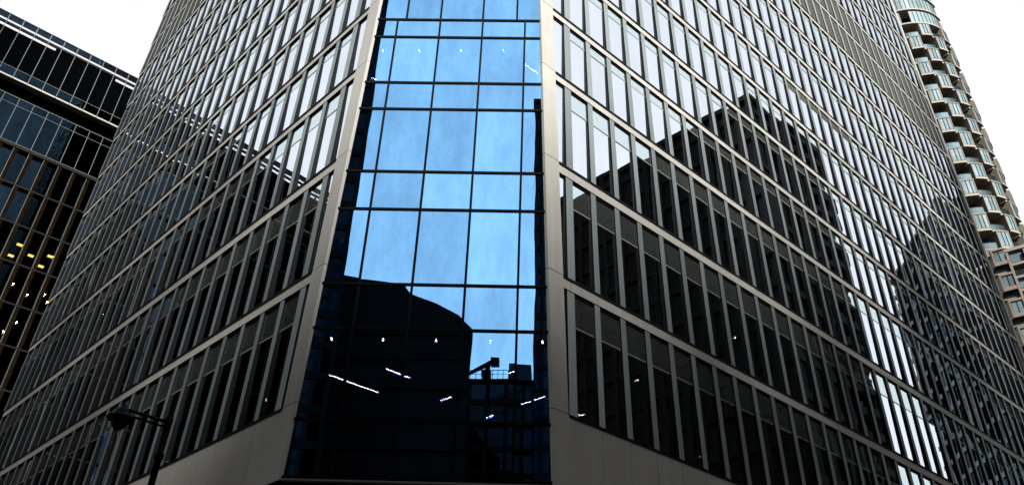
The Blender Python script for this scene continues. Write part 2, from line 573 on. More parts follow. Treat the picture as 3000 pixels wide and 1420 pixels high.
for side, nb in (('R', NR), ('L', NL)):
    s_end = 55.5 if side == 'R' else PITCH * nb + 0.13
    for i in range(19):
        z = LEV[i]
        # dark sill under the fins, with the dark backing behind the band joints
        sa = si(side, z) + 0.03
        m = quad_box(side, [(sa, z - 0.10), (s_end, z - 0.10), (s_end, z + 0.03), (sa, z + 0.03)], GL - 0.03, 0.03)
        put('sill_strip', m.mesh('sill_strip', 'dark_metal'), tower)
        if i:
            m = quad_box(side, [(sa, z - 0.10 - BAND[i] + 0.01), (s_end, z - 0.10 - BAND[i] + 0.01), (s_end, z - 0.105), (sa, z - 0.105)], GL - 0.05, -0.03)
            put('band_backing', m.mesh('band_backing', 'dark_metal'), tower)
            # first short band piece between corner post and first fin
            zb, zt = z - 0.10 - BAND[i], z - 0.10
            m = quad_box(side, [(si(side, zb) + 0.004, zb), (-0.007, zb), (-0.007, zt), (si(side, zt) + 0.004, zt)], GL - 0.04, 0)
            put('spandrel_panel', m.mesh('spandrel_panel', 'cream_metal'), tower)
        if i:  # dark strip standing in for the shade beneath the band
            m = quad_box(side, [(sa, z - 0.10 - BAND[i] - 0.12), (s_end, z - 0.10 - BAND[i] - 0.12), (s_end, z - 0.105 - BAND[i]), (sa, z - 0.105 - BAND[i])], GL - 0.03, GL + 0.03)
            zs_ = z - 0.10 - BAND[i]
            m2 = quad_box(side, [(sa, zs_ - 0.014), (s_end, zs_ - 0.014), (s_end, zs_ - 0.002), (sa, zs_ - 0.002)], GL + 0.031, -0.004)
            m.f += [tuple(q + len(m.v) for q in f) for f in m2.f]
            m.v += m2.v
            put('soffit_shade_strip', m.mesh('soffit_shade_strip', 'dark_metal'), tower)
        if i < 18:
            zt = LEV[i + 1] - TRANS[i]
            if i not in MECH:
                m = quad_box(side, [(0, zt - 0.03), (s_end, zt - 0.03), (s_end, zt + 0.03), (0, zt + 0.03)], GL - 0.05, GL + 0.012)
                put('transom_rail', m.mesh('transom_rail', 'transom_metal'), tower)
            # sliver of glass between corner post and first fin
            z0, z1 = LEV[i] - 0.01, LEV[i + 1] - 0.10 - BAND[i + 1] + 0.02
            m = quad_box(side, [(si(side, z0) - 0.1, z0), (0.0, z0), (0.0, z1), (si(side, z1) - 0.1, z1)], GL - 0.03, GL - 0.005)
            put('edge_pane', m.mesh('edge_pane', 'window_glass'), tower)
    # leaning corner post in storey-high pieces
    zs = [BASE] + LEV
    for i in range(len(zs) - 1):
        za, zb = zs[i] + (0.028 if i else 0), zs[i + 1]
        if i == 0:
            m = quad_box(side, [(so(side, za), za), (1.493, za), (1.493, zb - 0.10), (0.02, zb - 0.10), (si(side, zb), zb), (so(side, zb), zb)], -0.3, 0.002)
        else:
            m = quad_box(side, [(so(side, za), za), (si(side, za), za), (si(side, zb), zb), (so(side, zb), zb)], -0.3, 0.002)
        put('corner_post_panel', m.mesh('corner_post_panel', 'cream_metal'), tower)
    m = quad_box(side, [(so(side, BASE) + 0.05, BASE), (si(side, BASE) - 0.05, BASE), (si(side, TOP) - 0.05, TOP), (so(side, TOP) + 0.05, TOP)], -0.34, -0.02)
    put('corner_post_core', m.mesh('corner_post_core', 'dark_metal'), tower)

# far end of the right front: wide end panes and a leaning end post
for i in range(18):
    z0, z1 = LEV[i], LEV[i + 1]
    zt = z1 - TRANS[i]
    ztop = z1 - 0.10 - BAND[i + 1]
    for a, b, mat in ((z0 - 0.05, zt - 0.03, 'window_glass'), (zt + 0.03, ztop + 0.05, 'frit_glass')):
        if i in MECH:
            mat = 'louvre_right'
        m = quad_box('R', [(55.52, a), (end_o(a) - 0.75, a), (end_o(b) - 0.75, b), (55.52, b)], GL - 0.025, GL)
        put('end_pane', m.mesh('end_pane', mat), tower)
    m = quad_box('R', [(55.51, ztop), (end_o(ztop) - 0.6, ztop), (end_o(z1) - 0.6, z1 - 0.1), (55.51, z1 - 0.1)], GL - 0.04, 0)
    put('spandrel_panel', m.mesh('spandrel_panel', 'cream_metal'), tower)
    za, zb = z0 + 0.012, z1
    m = quad_box('R', [(end_o(za) - 0.55, za), (end_o(za), za), (end_o(zb), zb), (end_o(zb) - 0.55, zb)], -0.3, 0.004)
    put('end_post_panel', m.mesh('end_post_panel', 'cream_metal'), tower)

# ---- leaning corner glass
CU = (W('R', so('R', 8.2), 0) - W('L', so('L', 8.2), 0)).normalized()
CP = Vector((-2.7624, 25.6431, 19.1))
CN = Vector((-0.03107645, -0.99913849, -0.02750529))
CU = Vector((-CN.y, CN.x, 0)).normalized()
def C(u, z, off=0.0):
    """point on the corner glass plane at height z"""
    base = CP + CU * u
    dy = -(z - CP.z) * CN.z          # lean
    hn = Vector((CN.x, CN.y, 0)).normalized()
    return base + hn * (-(z - CP.z) * CN.z / math.hypot(CN.x, CN.y)) * 1.0 + Vector((0, 0, z - CP.z)) + CN * off
def uL(z):
    p = W('L', so('L', z), z)
    return (p - CP).dot(CU)
def uR(z):
    p = W('R', so('R', z), z)
    return (p - CP).dot(CU)
rows = [BASE + 0.12, 10.24, 13.66, 15.50, 18.88, 20.74, 24.10, 25.63, 28.45, 29.59]
for i in range(5, 19):
    rows += [LEV[i] - 2.52, LEV[i] - 1.42]
rows = [r for r in rows if r < TOP - 1] + [TOP - 0.2]
CREC = -0.10
def c_slab(pts, y0, y1):
    m = MB()
    n = len(pts)
    m.v = [tuple(C(u, z, y0) - TB) for u, z in pts] + [tuple(C(u, z, y1) - TB) for u, z in pts]
    m.f = [tuple(range(n - 1, -1, -1)), tuple(range(n, 2 * n))] + [(k, (k + 1) % n, n + (k + 1) % n, n + k) for k in range(n)]
    return m
for r in range(len(rows) - 1):
    za, zb = rows[r], rows[r + 1]
    mul = [-2.81, -0.83, 1.14, 3.09] if zb < 29.7 else [-2.42, -0.84, 1.13, 2.71]
    if za > 45:
        mul = [-0.84, 1.13]
    lo = [uL(za)] + mul + [uR(za)]
    hi = [uL(zb)] + mul + [uR(zb)]
    for c in range(len(lo) - 1):
        a0, a1, b0, b1 = lo[c] + 0.03, lo[c + 1] - 0.03, hi[c] + 0.03, hi[c + 1] - 0.03
        ja, jb = random.gauss(0, 0.0009), random.gauss(0, 0.0009)     # panes never sit dead flat
        m = c_slab([(a0, za + 0.03), (a1, za + 0.03), (b1, zb - 0.03), (b0, zb - 0.03)], CREC - 0.025, CREC)
        n4 = len(m.v) // 2
        mv = []
        for q, p in enumerate(m.v):
            d = ja * (1 if q % n4 in (0, 3) else -1) + jb * (1 if q % n4 in (0, 1) else -1)
            mv.append(tuple(Vector(p) + CN * d))
        m.v = mv
        put('corner_pane', m.mesh('corner_pane', 'corner_glass'), tower)
    for u in mul:
        m = c_slab([(u - 0.045, za + 0.05), (u + 0.045, za + 0.05), (u + 0.045, zb - 0.05), (u - 0.045, zb - 0.05)], CREC - 0.12, CREC + 0.035)
        put('corner_mullion', m.mesh('corner_mullion', 'black_frame'), tower)
for r, z in enumerate(rows):
    m = c_slab([(uL(z) + 0.01, z - 0.052), (uR(z) - 0.01, z - 0.052), (uR(z) - 0.01, z + 0.052), (uL(z) + 0.01, z + 0.052)], CREC - 0.15, CREC + 0.045)
    put('corner_transom', m.mesh('corner_transom', 'black_frame'), tower)
m = c_slab([(uL(BASE) + 0.02, BASE), (uR(BASE) - 0.02, BASE), (uR(BASE) - 0.02, BASE + 0.06), (uL(BASE) + 0.02, BASE + 0.06)], CREC - 0.15, CREC + 0.08)
put('corner_base_rail', m.mesh('corner_base_rail', 'transom_metal'), tower)

# ---- inside: floor plates, core, back walls, roof
def plan(z, inset=0.6):
    A = W('R', so('R', z) + inset, 0, -inset)
    B = W('R', 56.6, 0, -inset)
    D = W('L', PITCH * NL - 0.1, 0, -inset)
    E = W('L', so('L', z) + inset, 0, -inset)
    back = D + (B - A)
    return [A, B, back, D, E]
slabs = [(8.25, 10.1), (13.75, 15.4), (19.0, 20.6), (24.2, 25.5), (28.55, 29.5)] + [(LEV[i] - 2.4, LEV[i] - 1.5) for i in range(5, 19)]
for z0, z1 in slabs:
    m = MB().prism([(p.x - TB.x, p.y - TB.y) for p in plan(z0)], z0 - TB.z, z1 - TB.z)
    put('floor_slab', m.mesh('floor_slab', 'interior_dark'), tower)
cc = plan(20, 14.0)
m = MB().prism([(p.x - TB.x, p.y - TB.y) for p in cc], BASE - TB.z, TOP - TB.z)
put('service_core', m.mesh('service_core', 'interior_dark'), tower)
B_, back_, D_ = plan(20, 0.1)[1:4]
for a, b in ((B_, back_), (back_, D_)):
    d = (b - a).normalized()
    n = Vector((d.y, -d.x, 0))
    poly = [a, b, b - n * 0.4, a - n * 0.4]
    m = MB().prism([(p.x - TB.x, p.y - TB.y) for p in poly], BASE - TB.z, TOP - TB.z)
    put('rear_wall', m.mesh('rear_wall', 'dark_stone'), tower)
m = MB().prism([(p.x - TB.x, p.y - TB.y) for p in plan(TOP, 0.02)], TOP - TB.z, TOP + 1.0 - TB.z)
put('roof_slab', m.mesh('roof_slab', 'cream_metal'), tower)
m = MB().prism([(p.x - TB.x, p.y - TB.y) for p in plan(BASE, 3.0)], 0, BASE - TB.z)
put('lobby_wall', m.mesh('lobby_wall', 'dark_stone'), tower)
pav = [p for p in plan(BASE, -3.0)]
put('pavement', MB().prism([(p.x, p.y) for p in pav], GROUND + 0.004, GROUND + 0.13).mesh('pavement', 'paving'), kind='structure')

# ================================================================== lamps inside the tower
bulb = MB().lathe((0, 0, 0), [(0.01, 0.075), (0.03, 0.055), (0.042, 0.015), (0.04, -0.022), (0.022, -0.048), (0.006, -0.055)], 12).mesh('bulb', 'warm_bulb', True)
cap = MB().lathe((0, 0, 0), [(0.006, 0.55), (0.006, 0.16), (0.035, 0.15), (0.04, 0.095)], 10).mesh('cord', 'lamp_black')
ORD = ['leftmost', 'second from left', 'middle', 'second from right', 'rightmost']
for row, pts in (('upper', [(-6.15, 26.0, 28.0), (-4.49, 25.95, 28.03), (-2.56, 25.89, 28.06), (-0.63, 25.83, 28.09), (1.02, 25.77, 28.12)]),
                 ('lower', [(-6.35, 26.41, 13.43), (-4.48, 26.35, 13.45), (-2.55, 26.29, 13.45), (-0.6, 26.23, 13.46), (1.27, 26.17, 13.48)])):
    for n, p in enumerate(pts):
        t = thing('pendant_lamp', p, '%s of five small glowing bulbs in the %s row behind the corner glass' % (ORD[n], row), 'lamp', 'bulbs behind the corner glass')
        put('bulb', bulb, t)
        put('cord', cap, t)
strips = [((-6.97, 29.65, 13.5), (-6.48, 30.08, 13.5), 'short strip light at the far left behind the dark corner glass'),
          ((-6.36, 30.2, 13.5), (-5.23, 31.17, 13.5), 'longest strip light, lower left behind the dark corner glass'),
          ((-4.63, 28.88, 13.5), (-4.13, 29.36, 13.5), 'bright strip light left of centre, highest in the dark lower corner'),
          ((-3.99, 29.5, 13.5), (-3.77, 29.67, 13.5), 'stubby strip light just right of the highest left strip'),
          ((-2.66, 31.78, 13.5), (-2.22, 31.4, 13.5), 'short strip light slanting up at the middle of the dark corner'),
          ((-0.79, 33.5, 13.5), (-0.49, 33.18, 13.5), 'small strip light, lowest one in the dark corner glass'),
          ((0.07, 28.95, 13.5), (0.34, 28.71, 13.5), 'small strip light just under the mirrored rooftop railing'),
          ((0.69, 31.89, 13.5), (1.06, 31.54, 13.5), 'second strip light from the right corner post'),
          ((1.23, 31.38, 13.5), (1.96, 30.66, 13.5), 'long strip light touching the right corner post'),
          ((0.37, 26.8, 28.3), (1.28, 27.62, 28.3), 'long pink strip light high in the blue glass by the right post'),
          ((-6.98, 28.02, 28.3), (-6.76, 28.18, 28.3), 'short pale strip light high in the dark left edge of the glass'),
          ((0.95, 27.75, 10.98), (1.28, 27.45, 10.98), 'short strip light in the lowest window right of the right post')]
for a, b, lab in strips:
    a, b = Vector(a), Vector(b)
    if a.z < 11:                       # seen through the first right-hand window
        a, b = W('R', 0.55, 11.25, -0.8), W('R', 1.05, 11.25, -0.35)
    d = (b - a).normalized()
    t = thing('strip_light', (a + b) / 2, lab, 'light', 'strip lights behind the corner glass', math.atan2(d.y, d.x))
    L = (b - a).length / 2
    put('tube', MB().tube((-L, 0, 0), (L, 0, 0), 0.02, n=8).mesh('tube', 'pink_strip'), t)
    put('housing', MB().box(-L, L, -0.04, 0.04, 0.03, 0.09).mesh('housing', 'lamp_black'), t)
spot = MB().lathe((0, 0, 0), [(0.03, 0.06), (0.05, 0.02), (0.05, -0.03), (0.02, -0.05)], 10).mesh('bulb', 'amber_bulb', True)
can = MB().lathe((0, 0, 0), [(0.02, 0.2), (0.055, 0.19), (0.06, 0.03), (0.052, 0.03)], 10).mesh('housing', 'lamp_black')
for side, s, z, lab in [('R', 3.98, 13.53, 'tiny amber spotlight in the third lowest window right of the post'),
                        ('R', 9.33, 17.02, 'tiny amber spotlight low in the second storey of the right front'),
                        ('R', 11.47, 18.18, 'tiny yellow spotlight in mid window of the second storey, right front'),
                        ('R', 21.5, 20.6, 'faint amber spotlight far along the second storey of the right front'),
                        ('L', 21.53, 24.13, 'tiny amber spotlight in the third storey far along the left front'),
                        ('L', 9.81, 16.4, 'tiny amber spotlight just above the first pale band, left front'),
                        ('L', 8.04, 15.06, 'yellow spotlight in a fritted top light of the left front'),
                        ('L', 12.57, 12.36, 'yellow spotlight right of the street lamp head, lowest storey'),
                        ('L', 17.03, 13.85, 'tiny amber spotlight just below the street lamp head'),
                        ('L', 14.01, 13.08, 'tiny amber spotlight between the street lamp head and its post'),
                        ('L', 25.94, 24.37, 'faint amber spotlight farthest along the left front')]:
    t = thing('spotlight', W(side, s, z, -0.25), lab, 'light', 'spotlights behind the finned fronts')
    put('bulb', spot, t)
    put('housing', can, t)

# ================================================================== dark glass block on the left
LBA = R_(41.15)
LBD = Vector((math.cos(LBA), math.sin(LBA), 0))
LBN = Vector((math.sin(LBA), -math.cos(LBA), 0))
LB0 = Vector((-57.155, 60.694, 0))
lb = thing('glass_office_block', (LB0.x, LB0.y, GROUND), 'dark glass office block with thin pale mullions at the left edge', 'office building')
LBM = Matrix(((-LBD.x, LBN.x, 0, 0), (-LBD.y, LBN.y, 0, 0), (0, 0, 1, -GROUND), (0, 0, 0, 1)))   # local x = -s, y = out, z = height above eye
def lput(name, mb, mat, kind=None, sub=None):
    return put(name, mb.mesh(name, mat), lb, LBM, kind)
def lbox(s0, s1, y0, y1, z0, z1):
    return MB().box(-s1, -s0, y0, y1, z0, z1)
MOD = 1.4715
S0 = 1.12
SMIN, SMAX = S0 - 44 * MOD, S0 + 17 * MOD
lput('upper_body', lbox(SMIN, SMAX, -9, -0.35, 62.2, 67.9), 'soffit_shade_black')
lput('middle_body', lbox(SMIN, SMAX, -30, -2.5, GROUND, 62.2), 'interior_dark')
lput('recess_wall', lbox(SMIN, SMAX, -2.4, -0.9, 59.9, 62.2), 'soffit_shade_black')  # recess coloured black for the shade below the ledge
lput('plant_room', lbox(6.6, 13.6, -6, -3, 67.9, 70.85), 'black_louvre')
lput('roof_rail', lbox(SMIN, SMAX, -0.12, 0.0, 69.9, 70.0), 'dark_metal')
lput('roof_beam', lbox(SMIN, SMAX, -0.3, -0.06, 68.6, 68.88), 'dark_metal')
lput('roof_louvre', lbox(SMIN, SMAX, -0.3, -0.2, 63.35, 68.2), 'black_louvre')
for z in (63.3,):
    lput('screen_rail', lbox(SMIN, SMAX, -0.1, 0.02, z, z + 0.045), 'steel_line')
lput('glazing_head', lbox(SMIN, SMAX, -0.12, 0.03, 59.90, 59.96), 'steel_line')
lput('glazing_rail', lbox(SMIN, SMAX, -0.1, 0.012, 58.93, 58.97), 'steel_line')
lput('sill_band', lbox(SMIN, SMAX, -0.6, 0.05, 54.10, 54.46), 'dark_metal')
for z in (54.46, 54.06):
    lput('sill_edge', lbox(SMIN, SMAX, -0.1, 0.06, z, z + 0.04), 'bronze_fin' if z < 54.2 else 'steel_line')
FZ = [54.06, 49.98, 45.85, 41.77, 37.65, 33.55, 29.45, 25.35, 21.2]
for z in FZ[1:]:
    lput('floor_rail', lbox(SMIN, SMAX, -0.5, 0.0, z - 0.12, z + 0.06), 'dark_metal')
far = {}
def lpiece(name, vis, mb, mat):
    if vis:
        lput(name, mb, mat)
    else:
        far.setdefault((name, mat), MB()).add(mb, Matrix.Identity(4))
k = -44
while k < 17:
    s = S0 + k * MOD
    vis = -3 <= k <= 12
    lpiece('screen_mullion', vis, lbox(s - 0.03, s + 0.03, -0.06, 0.035, 62.2, 69.9), 'steel_line')
    lpiece('fascia_pane', vis, lbox(s + 0.04, s + MOD - 0.04, -0.06, -0.03, 69.12, 69.9), 'dark_glass')
    lpiece('screen_pane', vis, lbox(s + 0.04, s + MOD - 0.04, -0.06, -0.03, 62.2, 63.28), 'dark_glass')
    lpiece('ledge_block', vis, lbox(s + 0.02, s + MOD - 0.02, -0.8, 0.1, 61.95, 62.14), 'pale_ledge')
    lpiece('window_mullion', vis, lbox(s - 0.025, s + 0.025, -0.08, 0.03, 54.5, 59.88), 'steel_line')
    lpiece('window_pane', vis, lbox(s + 0.03, s + MOD - 0.03, -0.06, -0.03, 54.5, 58.93), 'dark_glass')
    lpiece('top_light', vis, lbox(s + 0.03, s + MOD - 0.03, -0.06, -0.03, 58.97, 59.88), 'dark_glass')
    for f in range(len(FZ) - 1):
        z1, z0 = FZ[f] - (0.02 if f == 0 else 0.12), FZ[f + 1] + 0.06
        v2 = vis and k >= 2 and f < 7
        fin = lbox(s + 0.05, s + 0.42, -0.42, 0.0, z0, z1)
        lpiece('bronze_fin', v2, fin, 'bronze_fin')
        lpiece('fin_edge', v2, lbox(s + 0.01, s + 0.05, -0.42, 0.01, z0, z1), 'fin_edge')
        lpiece('storey_pane', v2, lbox(s + 0.42, s + MOD, -0.44, -0.40, z0, z1), 'dark_glass')
    k += 1
for (name, mat), mb in far.items():
    lput(name, mb, mat, 'stuff')
lput('base_wall', lbox(SMIN, SMAX, -0.6, -0.05, GROUND, 21.1), 'dark_stone')
def LBW(s, y, z):
    return LB0 + LBD * s + LBN * y + Vector((0, 0, z))
panel_me = MB().box(-0.26, 0.26, -0.26, 0.26, -0.02, 0.0).mesh('diffuser', 'yellow_panel')
frame_me = MB().box(-0.29, 0.29, -0.29, 0.29, -0.001, 0.05).mesh('frame', 'lamp_black')
for s, z, lab in [(11.17, 43.72, 'topmost of the yellow ceiling lights in the left block'), (10.85, 42.28, 'leftmost of the yellow ceiling lights in the left block'),
                  (12.46, 43.02, 'yellow ceiling light in the middle of the left block cluster'), (14.12, 43.69, 'rightmost of the yellow ceiling lights in the left block'),
                  (13.67, 42.29, 'lowest of the yellow ceiling lights in the left block')]:
    t = thing('ceiling_light', LBW(s, -0.75, z + 0.45), lab, 'light', 'yellow ceiling lights in the left block', LBA)
    put('diffuser', panel_me, t)
    put('frame', frame_me, t)
for s, z, lab in [(11.98, 39.72, 'small white spotlight under the yellow ceiling lights, left'), (13.46, 39.11, 'small white spotlight under the yellow ceiling lights, middle'),
                  (14.92, 39.72, 'small white spotlight beside the finned tower edge, upper of two'), (15.37, 39.06, 'small white spotlight beside the finned tower edge, lower of two'),
                  (13.56, 36.08, 'lone white spotlight lower in the left block'), (12.84, 34.82, 'lowest amber spotlight in the left block at the photo edge'),
                  (12.81, 50.09, 'single amber spotlight above the yellow ceiling lights')]:
    t = thing('spotlight', LBW(s, -0.2, z), lab, 'light', 'spotlights in the left block')
    put('bulb', spot, t)
    put('housing', can, t)

# ================================================================== round-fronted apartment tower on the right
AZC, DC, RR = R_(55.55), 117.3, 7.2
AC = Vector((DC * math.cos(AZC), DC * math.sin(AZC), 0))
apt = thing('apartment_tower', (AC.x, AC.y, GROUND), 'tan apartment tower with curved stepped balconies at the right edge', 'apartment building', rotz=AZC + math.pi)
ZO = -GROUND
# local: +x toward the camera, angle phi toward the viewer's right = +phi
def pol(r, a):
    return (r * math.cos(R_(a)), r * math.sin(R_(a)))
def sector(r0, r1, a0, a1, z0, z1, n=6):
    m = MB()
    poly = [pol(r1, a0 + (a1 - a0) * q / n) for q in range(n + 1)] + [pol(r0, a1 - (a1 - a0) * q / n) for q in range(n + 1)]
    m.prism(poly, z0, z1)
    return m
COLW = 16.6
A0 = 12.6
FH = 2.985
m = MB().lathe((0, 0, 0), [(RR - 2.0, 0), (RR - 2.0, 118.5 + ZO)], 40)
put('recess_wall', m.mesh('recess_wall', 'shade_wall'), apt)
put('rear_block', MB().box(-24, -0.5, -RR + 1.5, RR - 1.8, 0, 118 + ZO).mesh('rear_block', 'tan_concrete'), apt)
side_w = 0.62                                       # splayed cheek of each bay
bay_in, bay_out = RR - 2.1, RR + 0.35
def bay_mb():
    m = MB()
    n = 4
    a0, a1 = 0.0, COLW
    st = 3.2
    poly = [pol(bay_in, a0)] + [pol(bay_out, a0 + st * 0.5 + (a1 - a0 - st) * q / n) for q in range(n + 1)] + [pol(bay_in, a1)]
    m.prism(poly, 0.0, 0.30)
    m.prism(poly, FH - 0.25, FH - 0.02)
    # cheeks
    for (b0, b1) in (((bay_in, a0), (bay_out, a0 + st * 0.5)), ((bay_in, a1), (bay_out, a1 - st * 0.5))):
        p, q = pol(*b0), pol(*b1)
        w = 0.9 if b0[1] == a0 else -0.9
        p2, q2 = pol(bay_in, b0[1] + w), pol(bay_out, b1[1] + w)
        m.prism([p, q, q2, p2] if w > 0 else [p2, q2, q, p], 0.30, FH - 0.25)
    m.prism([pol(bay_out - 0.18, a0 + 2.4), pol(bay_out - 0.02, a0 + 2.4), pol(bay_out - 0.02, a1 - 2.4), pol(bay_out - 0.18, a1 - 2.4)], 0.30, 0.52)
    return m
bay_me = bay_mb().mesh('bay', 'tan_concrete')
pane_me = sector(bay_out - 0.10, bay_out - 0.06, -1.75, 1.75, 0.55, FH - 0.3, 2).mesh('pane', 'sky_painted_glass')
bar_me = sector(bay_out - 0.12, bay_out + 0.02, -0.18, 0.18, 0.52, FH - 0.26, 1).mesh('glazing_bar', 'dark_metal')
slab_me = sector(RR - 2.1, RR + 0.02, 0, COLW, 0.0, 0.26, 4).mesh('balcony_slab', 'pale_slab')
bal_me = sector(RR - 0.12, RR - 0.08, 0.6, COLW - 0.6, 0.36, 1.25, 4).mesh('balustrade', 'balustrade_glass')
rail_me = sector(RR - 0.16, RR - 0.04, 0.3, COLW - 0.3, 1.25, 1.31, 4).mesh('handrail', 'dark_metal')
edge_me = sector(bay_out - 0.02, bay_out + 0.06, 1.4, COLW - 1.4, -0.02, 0.24, 4).mesh('slab_edge', 'pale_slab')
door_me = sector(RR - 2.0, RR - 1.94, 2, COLW - 3, 0.3, 2.3, 3).mesh('balcony_door', 'city_glass')
zf = 95.2
floors = []
n = 0
while True:
    z = zf + FH * 3 - FH * n
    if z < 57:
        break
    floors.append((z, (n + 1) % 2))
    n += 1
def rotz(a, z):
    return Matrix.Translation((0, 0, z + ZO)) @ Matrix.Rotation(R_(a), 4, 'Z')
for z, par in floors:
    for c in range(-2, 5):
        a = A0 + c * COLW
        if (c + par) % 2 == 0:
            b = put('bay', bay_me, apt, rotz(a, z))
            for q in range(3):
                p = put('pane', pane_me, b, Matrix.Rotation(R_(COLW / 2 + (q - 1) * 3.9 + 0.2), 4, 'Z'))
            for q in range(2):
                put('glazing_bar', bar_me, b, Matrix.Rotation(R_(COLW / 2 + (q - 0.5) * 3.9 + 0.2), 4, 'Z'))
            put('slab_edge', edge_me, b)
        else:
            s_ = put('balcony_slab', slab_me, apt, rotz(a, z))
            put('balustrade', bal_me, s_)
            put('handrail', rail_me, s_)
            put('balcony_door', door_me, s_)
# crown: two storeys of curved glazing
zc = zf + FH * 4
crown_slab = sector(RR - 1.8, RR + 0.25, -30, 80, 0, 0.3, 24).mesh('crown_slab', 'pale_slab')
crown_pane = sector(RR - 0.05, RR, 0.15, 5.2, 0.32, 3.3, 2).mesh('crown_pane', 'sky_painted_glass')
crown_bar = sector(RR - 0.08, RR + 0.05, -0.3, 0.3, 0.3, 3.35, 1).mesh('crown_bar', 'dark_metal')
for lv in range(4):
    z = zc + lv * 3.4
    put('crown_slab', crown_slab, apt, rotz(0, z))
    if lv == 3:
        break
    for q in range(20):
        a = -30 + 5.5 * q
        if lv == 0 and 9 < a < 22:
            continue
        put('crown_pane', crown_pane, apt, rotz(a, z))
        put('crown_bar', crown_bar, apt, rotz(a - 0.15, z))
put('lift_block', sector(RR - 2.5, RR + 0.1, 70, 100, 103.6 + ZO, 110 + ZO, 4).mesh('lift_block', 'tan_concrete'), apt)

# lower brick bays standing forward of the tower
AZB, DB = R_(54.0), 95.0
BX = Vector((DB * math.cos(AZB), DB * math.sin(AZB), 0))
wing = thing('brick_apartment_wing', (BX.x, BX.y, GROUND), 'lower brick apartment wing with square window bays below the curved tower', 'apartment building', rotz=AZB - math.pi / 2)
# local: x to the viewer's right, -y toward the camera
def wput(name, mb, mat, parent=None, m4=None, kind=None):
    return put(name, mb.mesh(name, mat), parent or wing, m4, kind)
ZT = 53.3 + ZO
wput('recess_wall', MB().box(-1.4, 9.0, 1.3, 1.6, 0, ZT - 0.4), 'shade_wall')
wput('body', MB().box(-1.4, 9.0, 1.6, 12, 0, ZT - 0.2), 'buff_brick')
bayb = MB()
bayb.prism([(-1.05, 1.3), (-0.55, 0.0), (0.78, 0.0), (0.78, 1.3)], 0, 0.45)
bayb.prism([(-1.05, 1.3), (-0.55, 0.0), (0.78, 0.0), (0.78, 1.3)], 1.95, 2.2)
bayb.prism([(-1.05, 1.3), (-0.55, 0.0), (-0.38, 0.0), (-0.38, 1.3)], 0.45, 1.95)
bay_b = bayb.mesh('brick_bay', 'buff_brick')
pb = MB().box(-0.35, 0.19, 0.10, 0.13, 0.47, 1.93).mesh('pane', 'sky_painted_glass')
pb2 = MB().box(0.23, 0.76, 0.10, 0.13, 0.47, 1.93).mesh('pane', 'sky_painted_glass')
fb = MB().box(0.19, 0.23, 0.05, 0.14, 0.45, 1.95).mesh('glazing_bar', 'dark_metal')
bs = MB().box(-0.9, 0.9, 0.3, 1.3, 0, 0.14).mesh('balcony_slab', 'pale_slab')
bg = MB().box(-0.8, 0.75, 0.34, 0.37, 0.14, 0.95).mesh('balustrade', 'balustrade_glass')
rw = MB().box(1.1, 2.35, 0.35, 0.39, 0.5, 1.95).mesh('pane', 'sky_painted_glass')
rs = MB().box(1.05, 2.5, 0.1, 1.3, 0, 0.3).mesh('floor_slab', 'pale_slab')
PH = 3.32
for q in range(16):
    z = 51.4 - PH * q + ZO
    if z < 1:
        break
    b = put('brick_bay', bay_b, wing, Matrix.Translation((0, 0, z)))
    put('pane', pb, b)
    put('pane', pb2, b)
    put('glazing_bar', fb, b)
    s_ = put('balcony_slab', bs, wing, Matrix.Translation((0, 0, z - 0.95)))
    put('balustrade', bg, s_)
    for h in (0, 1):
        for cx in (0, 1.75, 3.5):
            s_ = put('floor_slab', rs, wing, Matrix.Translation((cx, 0, z - 0.4 - h * PH / 2)))
            if h == 0:
                put('pane', rw, s_)
    s_ = put('balustrade', MB().box(1.1, 6.0, 0.12, 0.15, 0.3, 1.0).mesh('balustrade', 'balustrade_glass'), wing, Matrix.Translation((0, 0, z - 0.4 - PH / 2)))
for cx in (0.82, 2.57, 4.32):
    wput('pier', MB().box(cx, cx + 0.26, -0.02, 1.3, 0, ZT - 0.6), 'buff_brick')
wput('parapet', MB().box(-1.1, 9.0, 0.1, 1.6, ZT - 0.4, ZT), 'pale_slab')

# ================================================================== street lamp
lp = Vector((-6.32, 14.70, 0))
lamp = thing('street_lamp', (lp.x, lp.y, GROUND), 'black street lamp with a short arm in front of the left front', 'street lamp')
H = 5.63 - GROUND
hd = Vector((-7.07, 14.36, 0)) - lp
dirh = hd.normalized()
prof = [(0.11, 0), (0.11, 0.9), (0.085, 1.0), (0.075, 3.0), (0.06, H - 0.75), (0.085, H - 0.72), (0.085, H - 0.62), (0.062, H - 0.6), (0.07, H - 0.05), (0.078, H), (0.078, H + 0.05), (0.05, H + 0.08)]
put('post', MB().lathe((0, 0, 0), prof, 16).mesh('post', 'lamp_black', True), lamp)
arm = MB().tube((0, 0, H - 0.02), tuple(hd * 1.0 + Vector((0, 0, H + 0.09))), 0.032)
put('arm', arm.mesh('arm', 'lamp_black', True), lamp)
put('stay', MB().tube((0, 0, H - 0.12), tuple(hd * 0.78 + Vector((0, 0, H - 0.03))), 0.022).mesh('stay', 'lamp_black', True), lamp)
hc = hd * 1.0 + Vector((0, 0, H - 0.10))
head = put('lamp_head', MB().lathe(tuple(hc), [(0.02, 0.27), (0.05, 0.25), (0.06, 0.2), (0.10, 0.17), (0.13, 0.11), (0.15, 0.06), (0.24, 0.015), (0.25, -0.02), (0.22, -0.04), (0.15, -0.045)], 24).mesh('lamp_head', 'lamp_black', True), lamp)
put('bowl', MB().lathe(tuple(hc), [(0.15, -0.045), (0.145, -0.10), (0.11, -0.17), (0.06, -0.22), (0.02, -0.235)], 20).mesh('bowl', 'lamp_bowl', True), head)
